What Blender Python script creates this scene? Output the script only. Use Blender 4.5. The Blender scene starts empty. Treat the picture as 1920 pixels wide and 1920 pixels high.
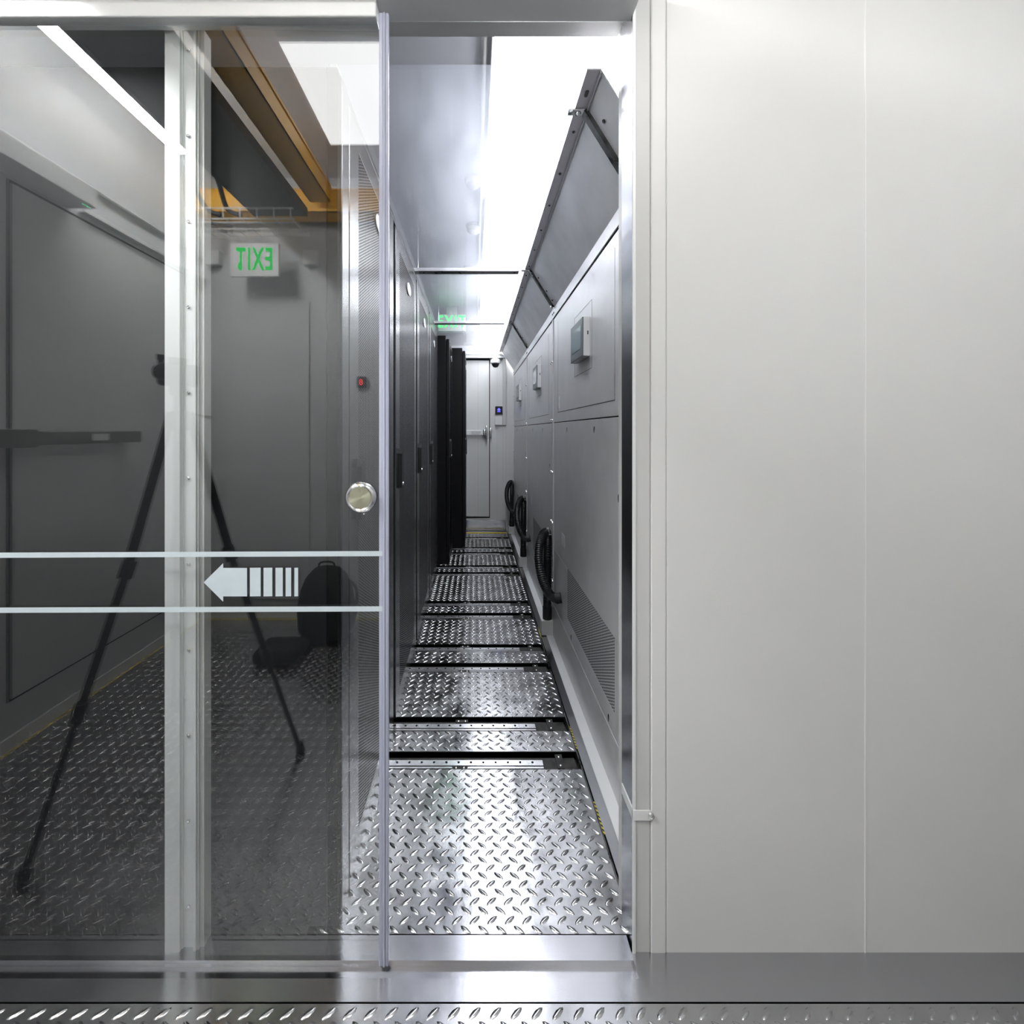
import bpy, bmesh, math, random
from mathutils import Vector, Matrix
random.seed(7)
S = bpy.context.scene
C = S.collection
H = 1.2          # lens height above the floor
F = 775.0        # focal length in pixels of the 1920 frame
# ---------------------------------------------------------------- camera, world, lights, exposure
cam = bpy.data.objects.new('camera', bpy.data.cameras.new('camera')); C.objects.link(cam)
cam.location = (0, 0, H); cam.rotation_euler = (math.pi/2, 0, 0)
cam.data.sensor_width = 36; cam.data.lens = 36*F/1920
cam.data.shift_x = (960-890)/1920; cam.data.shift_y = -(960-807)/1920
cam.data.clip_start = 0.02
S.camera = cam
w = bpy.data.worlds.new('world'); S.world = w; w.use_nodes = True
w.node_tree.nodes['Background'].inputs[0].default_value = (0.8, 0.85, 1, 1)
w.node_tree.nodes['Background'].inputs[1].default_value = 0.3
S.view_settings.view_transform = 'Standard'; S.view_settings.look = 'None'
S.view_settings.gamma = 1; S.view_settings.use_curve_mapping = False
S.view_settings.exposure = 0.0
S.cycles.max_bounces = 10; S.cycles.transparent_max_bounces = 24
S.cycles.diffuse_bounces = 5; S.cycles.glossy_bounces = 6
S.cycles.caustics_reflective = False; S.cycles.sample_clamp_indirect = 14.0
AISLE_LIGHT = 18.5
ROOM_LIGHT = 15.0
LEFT_LIGHT = 6.5
FILL_LIGHT = 280.0
# ---------------------------------------------------------------- materials
def nt(name):
    m = bpy.data.materials.new(name); m.use_nodes = True
    t = m.node_tree; t.nodes.clear()
    out = t.nodes.new('ShaderNodeOutputMaterial')
    return m, t, out
def pbsdf(t, col, rough, metal=0.0, spec=0.5):
    b = t.nodes.new('ShaderNodeBsdfPrincipled')
    b.inputs['Base Color'].default_value = (*col, 1); b.inputs['Roughness'].default_value = rough
    b.inputs['Metallic'].default_value = metal; b.inputs['Specular IOR Level'].default_value = spec
    return b
def math_n(t, op, a, b=None, c=None):
    n = t.nodes.new('ShaderNodeMath'); n.operation = op
    for i, v in enumerate((a, b, c)):
        if v is None: continue
        if isinstance(v, (int, float)): n.inputs[i].default_value = v
        else: t.links.new(v, n.inputs[i])
    return n.outputs[0]
def ramp(t, fac, lo, hi, a=0.3, b=0.7):
    r = t.nodes.new('ShaderNodeValToRGB'); e = r.color_ramp.elements
    e[0].position = a; e[1].position = b
    e[0].color = (*lo, 1) if not isinstance(lo, float) else (lo, lo, lo, 1)
    e[1].color = (*hi, 1) if not isinstance(hi, float) else (hi, hi, hi, 1)
    t.links.new(fac, r.inputs[0]); return r.outputs[0]
def noise(t, scale, detail=3, stretch=(1, 1, 1)):
    g = t.nodes.new('ShaderNodeNewGeometry'); mp = t.nodes.new('ShaderNodeMapping')
    mp.inputs['Scale'].default_value = stretch; t.links.new(g.outputs['Position'], mp.inputs[0])
    n = t.nodes.new('ShaderNodeTexNoise'); n.inputs['Scale'].default_value = scale
    n.inputs['Detail'].default_value = detail; t.links.new(mp.outputs[0], n.inputs['Vector'])
    return n.outputs[0]
def mat(name, col, rough=0.5, metal=0.0, spec=0.5, bump=0.0, bscale=60, vary=0.0, vscale=6, rvary=0.0, stretch=(1, 1, 1)):
    m, t, out = nt(name); b = pbsdf(t, col, rough, metal, spec)
    if vary or rvary:
        n = noise(t, vscale, 4, stretch)
        if vary: t.links.new(ramp(t, n, tuple(max(0, c*(1-vary)) for c in col), tuple(min(1, c*(1+vary)) for c in col)), b.inputs['Base Color'])
        if rvary: t.links.new(ramp(t, n, max(0.02, rough-rvary), min(1.0, rough+rvary)), b.inputs['Roughness'])
    if bump:
        bp = t.nodes.new('ShaderNodeBump'); bp.inputs['Strength'].default_value = bump; bp.inputs['Distance'].default_value = 0.002
        t.links.new(noise(t, bscale, 3, stretch), bp.inputs['Height']); t.links.new(bp.outputs[0], b.inputs['Normal'])
    t.links.new(b.outputs[0], out.inputs[0]); return m
def emit(name, col, strength):
    m, t, out = nt(name); e = t.nodes.new('ShaderNodeEmission')
    e.inputs[0].default_value = (*col, 1); e.inputs[1].default_value = strength
    t.links.new(e.outputs[0], out.inputs[0]); return m
def schlick(t, f0):
    g = t.nodes.new('ShaderNodeNewGeometry'); d = t.nodes.new('ShaderNodeVectorMath'); d.operation = 'DOT_PRODUCT'
    t.links.new(g.outputs['Normal'], d.inputs[0]); t.links.new(g.outputs['Incoming'], d.inputs[1])
    c = math_n(t, 'ABSOLUTE', d.outputs['Value'])
    k = math_n(t, 'POWER', math_n(t, 'SUBTRACT', 1.0, c), 5.0)
    return math_n(t, 'ADD', math_n(t, 'MULTIPLY', k, 1-f0), f0)
def glass(name, f0, tint=(1, 1, 1), rough=0.0, haze=0.0, hazecol=(1, 1, 1), bump=0.0):
    m, t, out = nt(name)
    tr = t.nodes.new('ShaderNodeBsdfTransparent'); tr.inputs[0].default_value = (*tint, 1)
    gl = t.nodes.new('ShaderNodeBsdfGlossy'); gl.inputs['Roughness'].default_value = rough
    mx = t.nodes.new('ShaderNodeMixShader'); t.links.new(schlick(t, f0), mx.inputs[0])
    t.links.new(tr.outputs[0], mx.inputs[1]); t.links.new(gl.outputs[0], mx.inputs[2])
    if bump:
        bp = t.nodes.new('ShaderNodeBump'); bp.inputs['Strength'].default_value = bump; bp.inputs['Distance'].default_value = 0.004
        t.links.new(noise(t, 9, 5), bp.inputs['Height']); t.links.new(bp.outputs[0], gl.inputs['Normal'])
    last = mx.outputs[0]
    if haze:
        df = t.nodes.new('ShaderNodeBsdfTranslucent'); df.inputs[0].default_value = (*hazecol, 1)
        m2 = t.nodes.new('ShaderNodeMixShader')
        t.links.new(ramp(t, noise(t, 5, 6, (3, 1, 1)), haze*0.75, haze*1.3), m2.inputs[0])
        t.links.new(last, m2.inputs[1]); t.links.new(df.outputs[0], m2.inputs[2]); last = m2.outputs[0]
    t.links.new(last, out.inputs[0]); return m
def perforated(name, col, rough, metal, a, r, spec=0.5, hole=(0.004, 0.004, 0.005)):
    """hexagonal lattice of round holes on a plane x = const, rows rising at 30 degrees"""
    m, t, out = nt(name)
    g = t.nodes.new('ShaderNodeNewGeometry'); s = t.nodes.new('ShaderNodeSeparateXYZ'); t.links.new(g.outputs['Position'], s.inputs[0])
    u = math_n(t, 'DIVIDE', s.outputs[1], a*math.sqrt(3)); v = math_n(t, 'DIVIDE', s.outputs[2], a)
    def dist(off):
        fu = math_n(t, 'MULTIPLY', math_n(t, 'SUBTRACT', math_n(t, 'FRACT', math_n(t, 'ADD', u, off)), 0.5), math.sqrt(3))
        fv = math_n(t, 'SUBTRACT', math_n(t, 'FRACT', math_n(t, 'ADD', v, off)), 0.5)
        return math_n(t, 'ADD', math_n(t, 'MULTIPLY', fu, fu), math_n(t, 'MULTIPLY', fv, fv))
    d = math_n(t, 'MINIMUM', dist(0.0), dist(0.5))
    h = math_n(t, 'LESS_THAN', d, (r/a)**2)
    b = pbsdf(t, col, rough, metal, spec)
    k = t.nodes.new('ShaderNodeBsdfDiffuse'); k.inputs[0].default_value = (*hole, 1)
    mx = t.nodes.new('ShaderNodeMixShader'); t.links.new(h, mx.inputs[0]); t.links.new(b.outputs[0], mx.inputs[1]); t.links.new(k.outputs[0], mx.inputs[2])
    t.links.new(mx.outputs[0], out.inputs[0]); return m
def hazard(name):
    m, t, out = nt(name); b = pbsdf(t, (0.7, 0.55, 0.02), 0.4)
    g = t.nodes.new('ShaderNodeNewGeometry'); s = t.nodes.new('ShaderNodeSeparateXYZ'); t.links.new(g.outputs['Position'], s.inputs[0])
    q = math_n(t, 'FRACT', math_n(t, 'MULTIPLY', math_n(t, 'ADD', s.outputs[0], s.outputs[1]), 70.0))
    t.links.new(ramp(t, math_n(t, 'GREATER_THAN', q, 0.5), (0.7, 0.55, 0.02), (0.01, 0.01, 0.01), 0.4, 0.6), b.inputs['Base Color'])
    t.links.new(b.outputs[0], out.inputs[0]); return m
M = dict(
    wall=mat('painted_wall', (0.76, 0.76, 0.75), 0.42, bump=0.08, bscale=220, vary=0.02, vscale=2),
    wall2=mat('painted_trim', (0.62, 0.62, 0.61), 0.4, bump=0.06, bscale=300),
    room=mat('room_panel', (0.66, 0.67, 0.68), 0.45, bump=0.1, bscale=200),
    ceil=mat('ceiling_paint', (0.84, 0.86, 0.92), 0.4, bump=0.06, bscale=150, vary=0.05, vscale=3),
    galv=mat('galvanised_sheet', (0.68, 0.68, 0.69), 0.33, 0.25, bump=0.12, bscale=500, vary=0.06, vscale=9, rvary=0.05),
    galvd=mat('galvanised_deflector', (0.84, 0.84, 0.85), 0.42, 0.1, bump=0.12, bscale=400, vary=0.1, vscale=5),
    alu=mat('aluminium_profile', (0.84, 0.85, 0.85), 0.42, 0.15, bump=0.03, bscale=300),
    aluf=mat('flange_metal', (0.80, 0.77, 0.82), 0.4, 0.1),
    steel=mat('brushed_steel', (0.50, 0.50, 0.52), 0.2, 1.0, bump=0.05, bscale=60, stretch=(1, 1, 8), rvary=0.05),
    chrome=mat('polished_steel', (0.72, 0.72, 0.71), 0.16, 1.0),
    brass=mat('satin_disc', (0.50, 0.49, 0.36), 0.3, 0.9, rvary=0.06, vscale=30),
    dark=mat('dark_gap', (0.006, 0.006, 0.006), 0.8, spec=0.1),
    chan=mat('blackened_channel', (0.035, 0.034, 0.032), 0.45, 0.4, vary=0.6, vscale=35, rvary=0.15),
    dsteel=mat('dark_steel', (0.10, 0.10, 0.10), 0.35, 0.8, vary=0.5, vscale=30, rvary=0.15),
    rack=mat('rack_paint', (0.022, 0.022, 0.026), 0.26, 0.0, 1.0),
    rackside=mat('rack_side_paint', (0.016, 0.016, 0.018), 0.6, 0.0, 0.15),
    blackrack=mat('black_rack_paint', (0.006, 0.006, 0.007), 0.45, 0.0, 0.2),
    perf=perforated('perforated_rack_door', (0.09, 0.09, 0.10), 0.28, 0.0, 0.00875, 0.0035, 1.0),
    perfb=perforated('perforated_black_door', (0.006, 0.006, 0.008), 0.5, 0.0, 0.00875, 0.0036, 0.15),
    grille=perforated('perforated_grille', (0.66, 0.67, 0.69), 0.35, 0.2, 0.0105, 0.0036, 0.5, (0.03, 0.03, 0.032)),
    tread=mat('tread_plate', (0.49, 0.49, 0.50), 0.2, 1.0, bump=0.25, bscale=25, vary=0.16, vscale=11, rvary=0.09),
    treadr=mat('tread_plate_room', (0.50, 0.50, 0.51), 0.22, 1.0, bump=0.06, bscale=25, vary=0.12, vscale=9, rvary=0.05),
    zinc=mat('zinc_strip', (0.86, 0.87, 0.90), 0.2, 0.9),
    bar=mat('push_bar_metal', (0.22, 0.22, 0.21), 0.4, 0.3),
    white=mat('white_plastic', (0.86, 0.86, 0.86), 0.4),
    hose=mat('black_hose', (0.008, 0.009, 0.011), 0.38, 0, 0.5),
    rubber=mat('black_rubber', (0.010, 0.010, 0.011), 0.6),
    cloth=mat('black_nylon', (0.006, 0.007, 0.008), 0.85, bump=0.4, bscale=120),
    screen=mat('touch_screen', (0.30, 0.37, 0.40), 0.1, 0, 0.8),
    bezel=mat('screen_bezel', (0.10, 0.13, 0.145), 0.35),
    tape=mat('yellow_tape', (0.75, 0.60, 0.03), 0.5),
    haz=hazard('hazard_tape'),
    decal=mat('frosted_decal', (0.60, 0.68, 0.72), 0.6, vary=0.03, vscale=40),
    orange=mat('yellow_raceway', (0.80, 0.42, 0.03), 0.4),
    badge=mat('silver_badge', (0.75, 0.76, 0.80), 0.25, 0.6),
    seal=mat('acrylic_seal', (0.48, 0.50, 0.62), 0.22),
    glass=glass('glass_pane', 0.085, (0.97, 0.98, 0.98)),
    roof=glass('roof_film', 0.05, (0.97, 0.98, 1.0), 0.06, 0.09, (0.86, 0.90, 1.0), bump=0.06),
    lightA=emit('aisle_light', (0.985, 0.99, 1.0), AISLE_LIGHT),
    lightR=emit('room_light', (1.0, 0.99, 0.965), ROOM_LIGHT),
    lightB=emit('fill_tube', (1.0, 1.0, 1.0), FILL_LIGHT),
    lightL=emit('room_light_left', (1.0, 0.99, 0.975), LEFT_LIGHT),
    green=emit('green_letters', (0.03, 1.0, 0.16), 3.0),
    greenled=emit('green_led', (0.1, 1.0, 0.4), 6),
    red=emit('red_digit', (1.0, 0.04, 0.03), 5),
    blue=emit('blue_icon', (0.10, 0.10, 1.0), 2.5),
)
def _spun(m):
    t = m.node_tree; b = next(n for n in t.nodes if n.type == 'BSDF_PRINCIPLED')
    g = t.nodes.new('ShaderNodeTangent'); g.direction_type = 'RADIAL'; g.axis = 'Y'
    b.inputs['Anisotropic'].default_value = 0.85; t.links.new(g.outputs[0], b.inputs['Tangent'])
_spun(M['brass'])
# ---------------------------------------------------------------- helpers
class MB:
    def __init__(s): s.bm = bmesh.new()
    def box(s, x0, x1, y0, y1, z0, z1, bev=0.0, seg=2):
        vs = [s.bm.verts.new(p) for p in ((x0,y0,z0),(x1,y0,z0),(x1,y1,z0),(x0,y1,z0),(x0,y0,z1),(x1,y0,z1),(x1,y1,z1),(x0,y1,z1))]
        fs = [s.bm.faces.new([vs[i] for i in f]) for f in ((3,2,1,0),(4,5,6,7),(0,1,5,4),(1,2,6,5),(2,3,7,6),(3,0,4,7))]
        if bev:
            es = list({e for f in fs for e in f.edges})
            bmesh.ops.bevel(s.bm, geom=es, offset=bev, segments=seg, profile=0.5, affect='EDGES')
        return s
    def cyl(s, p0, p1, r, seg=16, r2=None, caps=True):
        p0, p1 = Vector(p0), Vector(p1); r2 = r if r2 is None else r2
        ax = (p1-p0).normalized(); up = Vector((0,0,1)) if abs(ax.z) < 0.9 else Vector((1,0,0))
        a = ax.cross(up).normalized(); b = ax.cross(a)
        R = [[s.bm.verts.new(p + (a*math.cos(t)+b*math.sin(t))*rr) for t in [2*math.pi*i/seg for i in range(seg)]] for p, rr in ((p0, r), (p1, r2))]
        for i in range(seg):
            s.bm.faces.new((R[0][i], R[0][(i+1)%seg], R[1][(i+1)%seg], R[1][i]))
        if caps:
            s.bm.faces.new(R[0][::-1]); s.bm.faces.new(R[1])
        return s
    def tube(s, pts, r, seg=12, rib=0.0, closed=False):
        pts = [Vector(p) for p in pts]; prev = None; rings = []
        for i, p in enumerate(pts):
            d = (pts[min(i+1, len(pts)-1)] - pts[max(i-1, 0)]).normalized()
            if prev is None:
                up = Vector((0,0,1)) if abs(d.z) < 0.9 else Vector((1,0,0)); a = d.cross(up).normalized()
            else: a = (prev - d*prev.dot(d)).normalized()
            prev = a; b = d.cross(a); rr = r + (rib if i % 2 else -rib)
            rings.append([s.bm.verts.new(p + (a*math.cos(t)+b*math.sin(t))*rr) for t in [2*math.pi*k/seg for k in range(seg)]])
        for i in range(len(rings)-1):
            for k in range(seg):
                s.bm.faces.new((rings[i][k], rings[i][(k+1)%seg], rings[i+1][(k+1)%seg], rings[i+1][k]))
        s.bm.faces.new(rings[0][::-1]); s.bm.faces.new(rings[-1]); return s
    def lathe(s, c, prof, seg=24, axis='z'):
        c = Vector(c); R = []
        for r, h in prof:
            ring = []
            for k in range(seg):
                t = 2*math.pi*k/seg
                o = {'z': (r*math.cos(t), r*math.sin(t), h), 'y': (r*math.cos(t), h, r*math.sin(t)), 'x': (h, r*math.cos(t), r*math.sin(t))}[axis]
                ring.append(s.bm.verts.new(c + Vector(o)))
            R.append(ring)
        for i in range(len(R)-1):
            for k in range(seg): s.bm.faces.new((R[i][k], R[i][(k+1)%seg], R[i+1][(k+1)%seg], R[i+1][k]))
        s.bm.faces.new(R[0][::-1]); s.bm.faces.new(R[-1]); return s
    def prism(s, poly, off):
        """poly: list of 3D points, extruded by the vector off"""
        off = Vector(off); A = [s.bm.verts.new(Vector(p)) for p in poly]; B = [s.bm.verts.new(Vector(p)+off) for p in poly]
        n = len(A)
        s.bm.faces.new(A[::-1]); s.bm.faces.new(B)
        for i in range(n): s.bm.faces.new((A[i], A[(i+1)%n], B[(i+1)%n], B[i]))
        return s
    def ball(s, c, r, sc=(1,1,1), seg=20):
        bmesh.ops.create_uvsphere(s.bm, u_segments=seg, v_segments=seg//2, radius=r, matrix=Matrix.Translation(c) @ Matrix.Diagonal((*sc, 1)))
        return s
    def build(s, name, m, parent=None, smooth=False, **props):
        bmesh.ops.recalc_face_normals(s.bm, faces=s.bm.faces)
        lo = [min(v.co[i] for v in s.bm.verts) for i in range(3)]; hi = [max(v.co[i] for v in s.bm.verts) for i in range(3)]
        org = Vector(((lo[0]+hi[0])/2, (lo[1]+hi[1])/2, lo[2]))
        for v in s.bm.verts: v.co -= org
        me = bpy.data.meshes.new(name); s.bm.to_mesh(me); s.bm.free()
        me.materials.append(M[m] if isinstance(m, str) else m)
        if smooth:
            for p in me.polygons: p.use_smooth = True
            try: me.set_sharp_from_angle(angle=math.radians(40))
            except Exception: pass
        o = bpy.data.objects.new(name, me); C.objects.link(o); o.location = org
        if parent is not None:
            o.parent = parent; o.location = org - wloc(parent)
        for k, v in props.items(): o[k] = v
        return o
def wloc(o):
    p = Vector(o.location)
    while o.parent: o = o.parent; p += Vector(o.location)
    return p
def thing(name, label, cat, loc, group=None):
    o = bpy.data.objects.new(name, None); C.objects.link(o); o.location = loc
    o.empty_display_size = 0.05; o['label'] = label; o['category'] = cat
    if group: o['group'] = group
    return o
def struct(name, m, mb, label=None, smooth=False):
    o = mb.build(name, m, None, smooth); o['kind'] = 'structure'
    if label: o['label'] = label
    return o
def lone(mb, name, m, label, cat, group=None, smooth=False):
    o = mb.build(name, m, None, smooth); o['label'] = label; o['category'] = cat
    if group: o['group'] = group
    return o
def smoothpath(P, n=14):
    P = [Vector(p) for p in P]; P = [P[0]*2-P[1]] + P + [P[-1]*2-P[-2]]; out = []
    for i in range(1, len(P)-2):
        for k in range(n):
            t = k/n; a, b, c, d = P[i-1:i+3]
            out.append(0.5*((2*b)+(c-a)*t+(2*a-5*b+4*c-d)*t*t+(3*b-a-3*c+d)*t**3))
    out.append(P[-2]); return out
def text_mesh(body, height, depth, name, m, parent, matrix):
    cu = bpy.data.curves.new('t', 'FONT'); cu.body = body; cu.size = 1; cu.extrude = 0.02; cu.align_x = 'CENTER'; cu.offset = 0.012; cu.space_character = 1.18
    to = bpy.data.objects.new('t', cu); C.objects.link(to)
    me = bpy.data.meshes.new_from_object(to.evaluated_get(bpy.context.evaluated_depsgraph_get()))
    bpy.data.objects.remove(to); bpy.data.curves.remove(cu)
    xs = [v.co.x for v in me.vertices]; ys = [v.co.y for v in me.vertices]
    k = height/(max(ys)-min(ys)); cx = (max(xs)+min(xs))/2; cy = (max(ys)+min(ys))/2
    for v in me.vertices: v.co = matrix @ Vector(((v.co.x-cx)*k, (v.co.y-cy)*k, v.co.z*depth/0.04))
    me.materials.clear(); me.materials.append(M[m])
    o = bpy.data.objects.new(name, me); C.objects.link(o); o.parent = parent; return o
# ---------------------------------------------------------------- the shell
XL, YB, YE, XR = -1.75, -0.81, 4.96, 0.46      # left wall, back wall, end wall of the aisle, cabinet fronts
ZC, ZV = 2.39, 2.82                             # aisle ceiling, entrance room ceiling
GY = 0.92                                       # front face of the glass leaf
struct('floor', 'dark', MB().box(XL-0.05, 1.7, YB-0.05, YE+0.05, -0.14, -0.07))
struct('ceiling', 'ceil', MB().box(XL, 1.3, 1.05, YE, ZC, ZC+0.05))
struct('ceiling_front', 'room', MB().box(XL, 1.65, YB, 1.05, ZV, ZV+0.05))
struct('wall_left', 'room', MB().box(XL-0.06, XL, YB-0.06, YE+0.06, -0.07, ZV+0.05))
struct('wall_back', 'room', MB().box(XL, 1.65, YB-0.06, YB, -0.07, ZV+0.05))
struct('wall_right', 'room', MB().box(1.60, 1.66, YB, 0.95, -0.07, ZV+0.05))
struct('wall_service', 'room', MB().box(1.20, 1.26, 1.05, YE+0.06, -0.07, ZV+0.05))
struct('wall_end', 'wall', MB().box(XL, 1.20, YE, YE+0.06, -0.07, ZC))
# white partition right of the doorway: face, rounded edge strip, faint panel joints
pw = MB(); pw.box(0.441, 1.60, 0.95, 1.05, -0.07, ZV, 0.002)
struct('wall_front', 'wall', pw)
e = MB(); e.box(0.4048, 0.4405, 0.949, 1.05, -0.07, ZV, 0.0035, 3); struct('trim_1', 'wall', e)
e = MB(); e.box(0.896, 0.899, 0.9492, 0.952, -0.07, ZV); struct('trim_2', 'white', e)
# door jamb: steel return facing the aisle and grey face
e = MB(); e.box(0.3655, 0.4035, 0.951, 1.05, -0.07, ZV, 0.001); j = struct('trim_3', 'wall2', e)
e = MB(); e.box(0.3640, 0.3656, 0.952, 1.023, -0.07, ZV); struct('trim_4', 'steel', e)
e = MB(); e.box(0.3625, 0.3700, 0.9480, 0.9525, -0.07, ZV, 0.001); struct('trim_5', 'alu', e)
# fascia above the doorway and partition left of it
struct('wall_header', 'wall', MB().box(XL, 0.364, 0.965, 1.05, 2.20, ZV))
struct('wall_partition', 'wall', MB().box(XL, -1.42, 0.965, 1.05, -0.07, 2.20))
# ---------------------------------------------------------------- tread plates
def treads(bm, x0, x1, y0, y1, z):
    px, py = 0.0428, 0.0405; L, W = 0.0158, 0.0058; m = 0.004
    i0, i1 = int(x0/px)-1, int(x1/px)+2; j0, j1 = int(y0/py)-1, int(y1/py)+2
    prof = [(1, 0), (0.68, 0.64), (0, 1), (-0.68, 0.64), (-1, 0), (-0.68, -0.64), (0, -1), (0.68, -0.64)]
    for i in range(i0, i1):
        for j in range(j0, j1):
            for k in (0, 1):
                cx, cy = (i+0.5*k)*px, (j+0.5*k)*py
                if not (x0+m < cx < x1-m and y0+m < cy < y1-m): continue
                an = math.radians(35 if k == 0 else -35); ca, sa = math.cos(an), math.sin(an)
                def P(u, v, h):
                    x = cx + u*ca - v*sa; y = cy + u*sa + v*ca
                    return bm.verts.new((min(max(x, x0+0.0005), x1-0.0005), min(max(y, y0+0.0005), y1-0.0005), z+h))
                A = [P(u*L, v*W, 0.0) for u, v in prof]; B = [P(u*L*0.82, v*W*0.42, 0.0022) for u, v in prof]
                for q in range(8): f = bm.faces.new((A[q], A[(q+1)%8], B[(q+1)%8], B[q])); f.smooth = True
                f = bm.faces.new(B); f.smooth = True
def plate(x0, x1, y0, y1, z=0.0, th=0.005):
    mb = MB(); mb.box(x0, x1, y0, y1, z-th, z); treads(mb.bm, x0, x1, y0, y1, z); return mb
FXL, FXR = -0.40, 0.378
wide = [(0.985, 1.463), (1.732, 2.053), (2.320, 2.635), (2.910, 3.420), (3.680, 3.990), (4.250, 4.570)]
slim = [(1.545, 1.649), (2.133, 2.246), (2.720, 2.827), (3.500, 3.590), (4.080, 4.170), (4.650, 4.800)]
ordw = ['nearest the glass door', 'behind the first narrow strip', 'third from the glass door', 'longest one, halfway along the aisle',
        'beside the protruding black cabinets', 'last one before the end door']
ords = ['nearest the glass door', 'second from the glass door', 'third from the glass door', 'fourth from the glass door', 'fifth from the glass door', 'farthest, at the foot of the end door']
for (a, b), o_ in zip(wide, ordw):
    lone(plate(FXL, FXR, a, b), 'floor_plate', 'tread', f'wide diamond tread floor plate, {o_}', 'floor plate', 'wide tread plates along the aisle floor')
for (a, b), o_ in zip(slim, ords):
    lone(plate(FXL, FXR, a, b), 'floor_plate', 'tread', f'narrow diamond tread floor strip, {o_}', 'floor plate', 'narrow tread plates along the aisle floor')
joints = [(1.463, 1.545), (1.649, 1.732), (2.053, 2.133), (2.246, 2.320), (2.635, 2.720), (2.827, 2.910), (3.420, 3.500), (3.590, 3.680), (3.990, 4.080), (4.170, 4.250), (4.570, 4.650)]
ordj = ['nearest the camera', 'second', 'third', 'fourth', 'fifth', 'sixth', 'seventh', 'eighth', 'ninth', 'tenth', 'farthest']
for n, (a, b) in enumerate(joints):
    k = (b-a)/0.082
    t = thing('floor_rail', f'dark floor channel with bright perforated strip between tread plates, {ordj[n]}' + (' joint from the glass door' if 0 < n < 10 else ' of the joints'),
              'floor rail', ((FXL+FXR)/2, (a+b)/2, -0.03), 'rails between the floor plates')
    MB().box(FXL, FXR, a+0.001, b-0.001, -0.034, -0.030).box(FXL, FXR-0.012, a+0.002, a+0.060*k, -0.030, -0.0072).build('channel', 'chan', t)
    s = MB(); y0, y1 = a+0.020*k, a+0.042*k
    s.box(FXL, 0.246, y0, y1, -0.006, -0.0005); s.box(FXL, 0.246, y0-0.0035*k, y0, -0.007, 0.001)
    s.build('perforated_strip', 'zinc', t, label='bright zinc strip')
    hs = MB(); x = -0.325
    while x < 0.24:
        hs.cyl((x, (y0+y1)/2+0.001, -0.0006), (x, (y0+y1)/2+0.001, 0.0002), 0.0042*min(1, k*1.1), 12); x += 0.0445
    hs.build('hole', 'dark', t, kind='stuff')
    MB().box(FXL, -0.08 if n % 2 == 0 else 0.246, a+0.006*k, a+0.013*k, -0.007, -0.001).build('edge_strip', 'zinc', t)
    if n % 2 == 0: MB().box(-0.025, 0.246, a+0.006*k, a+0.013*k, -0.007, -0.001).build('edge_strip', 'zinc', t)
    for bx, w_, yy0, yy1 in ((0.296, 0.026, a+0.006*k, a+0.070*k), (-0.079, 0.052, a+0.002 if n % 2 == 0 else a+0.05*k, a+0.016*k if n % 2 == 0 else a+0.066*k)):
        br = MB().box(bx, bx+w_, yy0, yy1, -0.006, -0.001, 0.0008).build('bracket', 'chan', t)
        sc = MB()
        if w_ < 0.03: q = ((bx+w_/2, yy0+(yy1-yy0)*0.2), (bx+w_/2, yy0+(yy1-yy0)*0.8))
        else: q = ((bx+0.012, (yy0+yy1)/2), (bx+0.04, (yy0+yy1)/2))
        for qx, qy in q: MB().lathe((qx, qy, -0.001), [(0.0045, 0), (0.004, 0.0012), (0.0015, 0.002)], 10).build('screw', 'chrome', br, True)
# steel edge of the slot, dark polished runner, light trim along the coolers
struct('trim_6', 'dsteel', MB().box(0.3790, 0.3830, 0.985, YE, -0.03, 0.0005))
struct('trim_7', 'steel', MB().box(0.3885, 0.4200, 0.985, YE, -0.03, -0.002))
struct('trim_8', 'alu', MB().box(0.4200, 0.4600, 0.985, YE, -0.03, 0.001, 0.0008))
for (a, b, t_) in ((1.555, 1.675, 'beside the nearest narrow strip'), (1.225, 1.335, 'on the near plate'), (2.40, 2.52, 'below the nearest hose')):
    lone(MB().box(0.3832, 0.3880, a, b, -0.006, 0.0012), 'hazard_tape', 'haz', f'short yellow and black hazard tape in floor slot {t_}', 'tape')
# entrance room floor of tread plate (shown by the glass) and sliding track
mb = plate(XL, 1.6, YB, 0.865); struct('floor_front', 'treadr', mb)
trk = MB().box(0.36, 1.6, 0.868, 0.951, -0.02, 0.0).box(XL, 0.36, 0.868, 0.905, -0.02, 0.000); trk.box(XL, 0.36, 0.935, 0.982, -0.02, 0.001); trk.box(XL, 0.36, 0.905, 0.935, -0.02, -0.012)
struct('trim_9', 'steel', trk)
# yellow tape lines at the wall feet of the entrance room and aisle end
lone(MB().box(XL+0.012, XL+0.022, YB+0.02, 0.86, 0.0, 0.0012), 'floor_tape', 'tape', 'long yellow tape line at the foot of the left wall, seen in the glass', 'tape')
lone(MB().box(XL+0.03, 1.2, YB+0.022, YB+0.034, 0.0, 0.0012), 'floor_tape', 'tape', 'yellow tape line at the foot of the wall behind the tripod, seen in glass', 'tape')
lone(MB().box(-0.10, 0.375, 4.835, 4.862, -0.004, 0.0008), 'floor_tape', 'tape', 'yellow tape line across the far end of the aisle floor', 'tape')
struct('baseboard_left', 'alu', MB().box(XL, XL+0.010, YB, 0.95, 0.0, 0.05))
struct('baseboard_back', 'alu', MB().box(XL, 1.6, YB, YB+0.012, 0.0, 0.05))
struct('baseboard_end', 'steel', MB().box(-0.4, XR, 4.80, YE, -0.02, -0.003))
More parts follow.
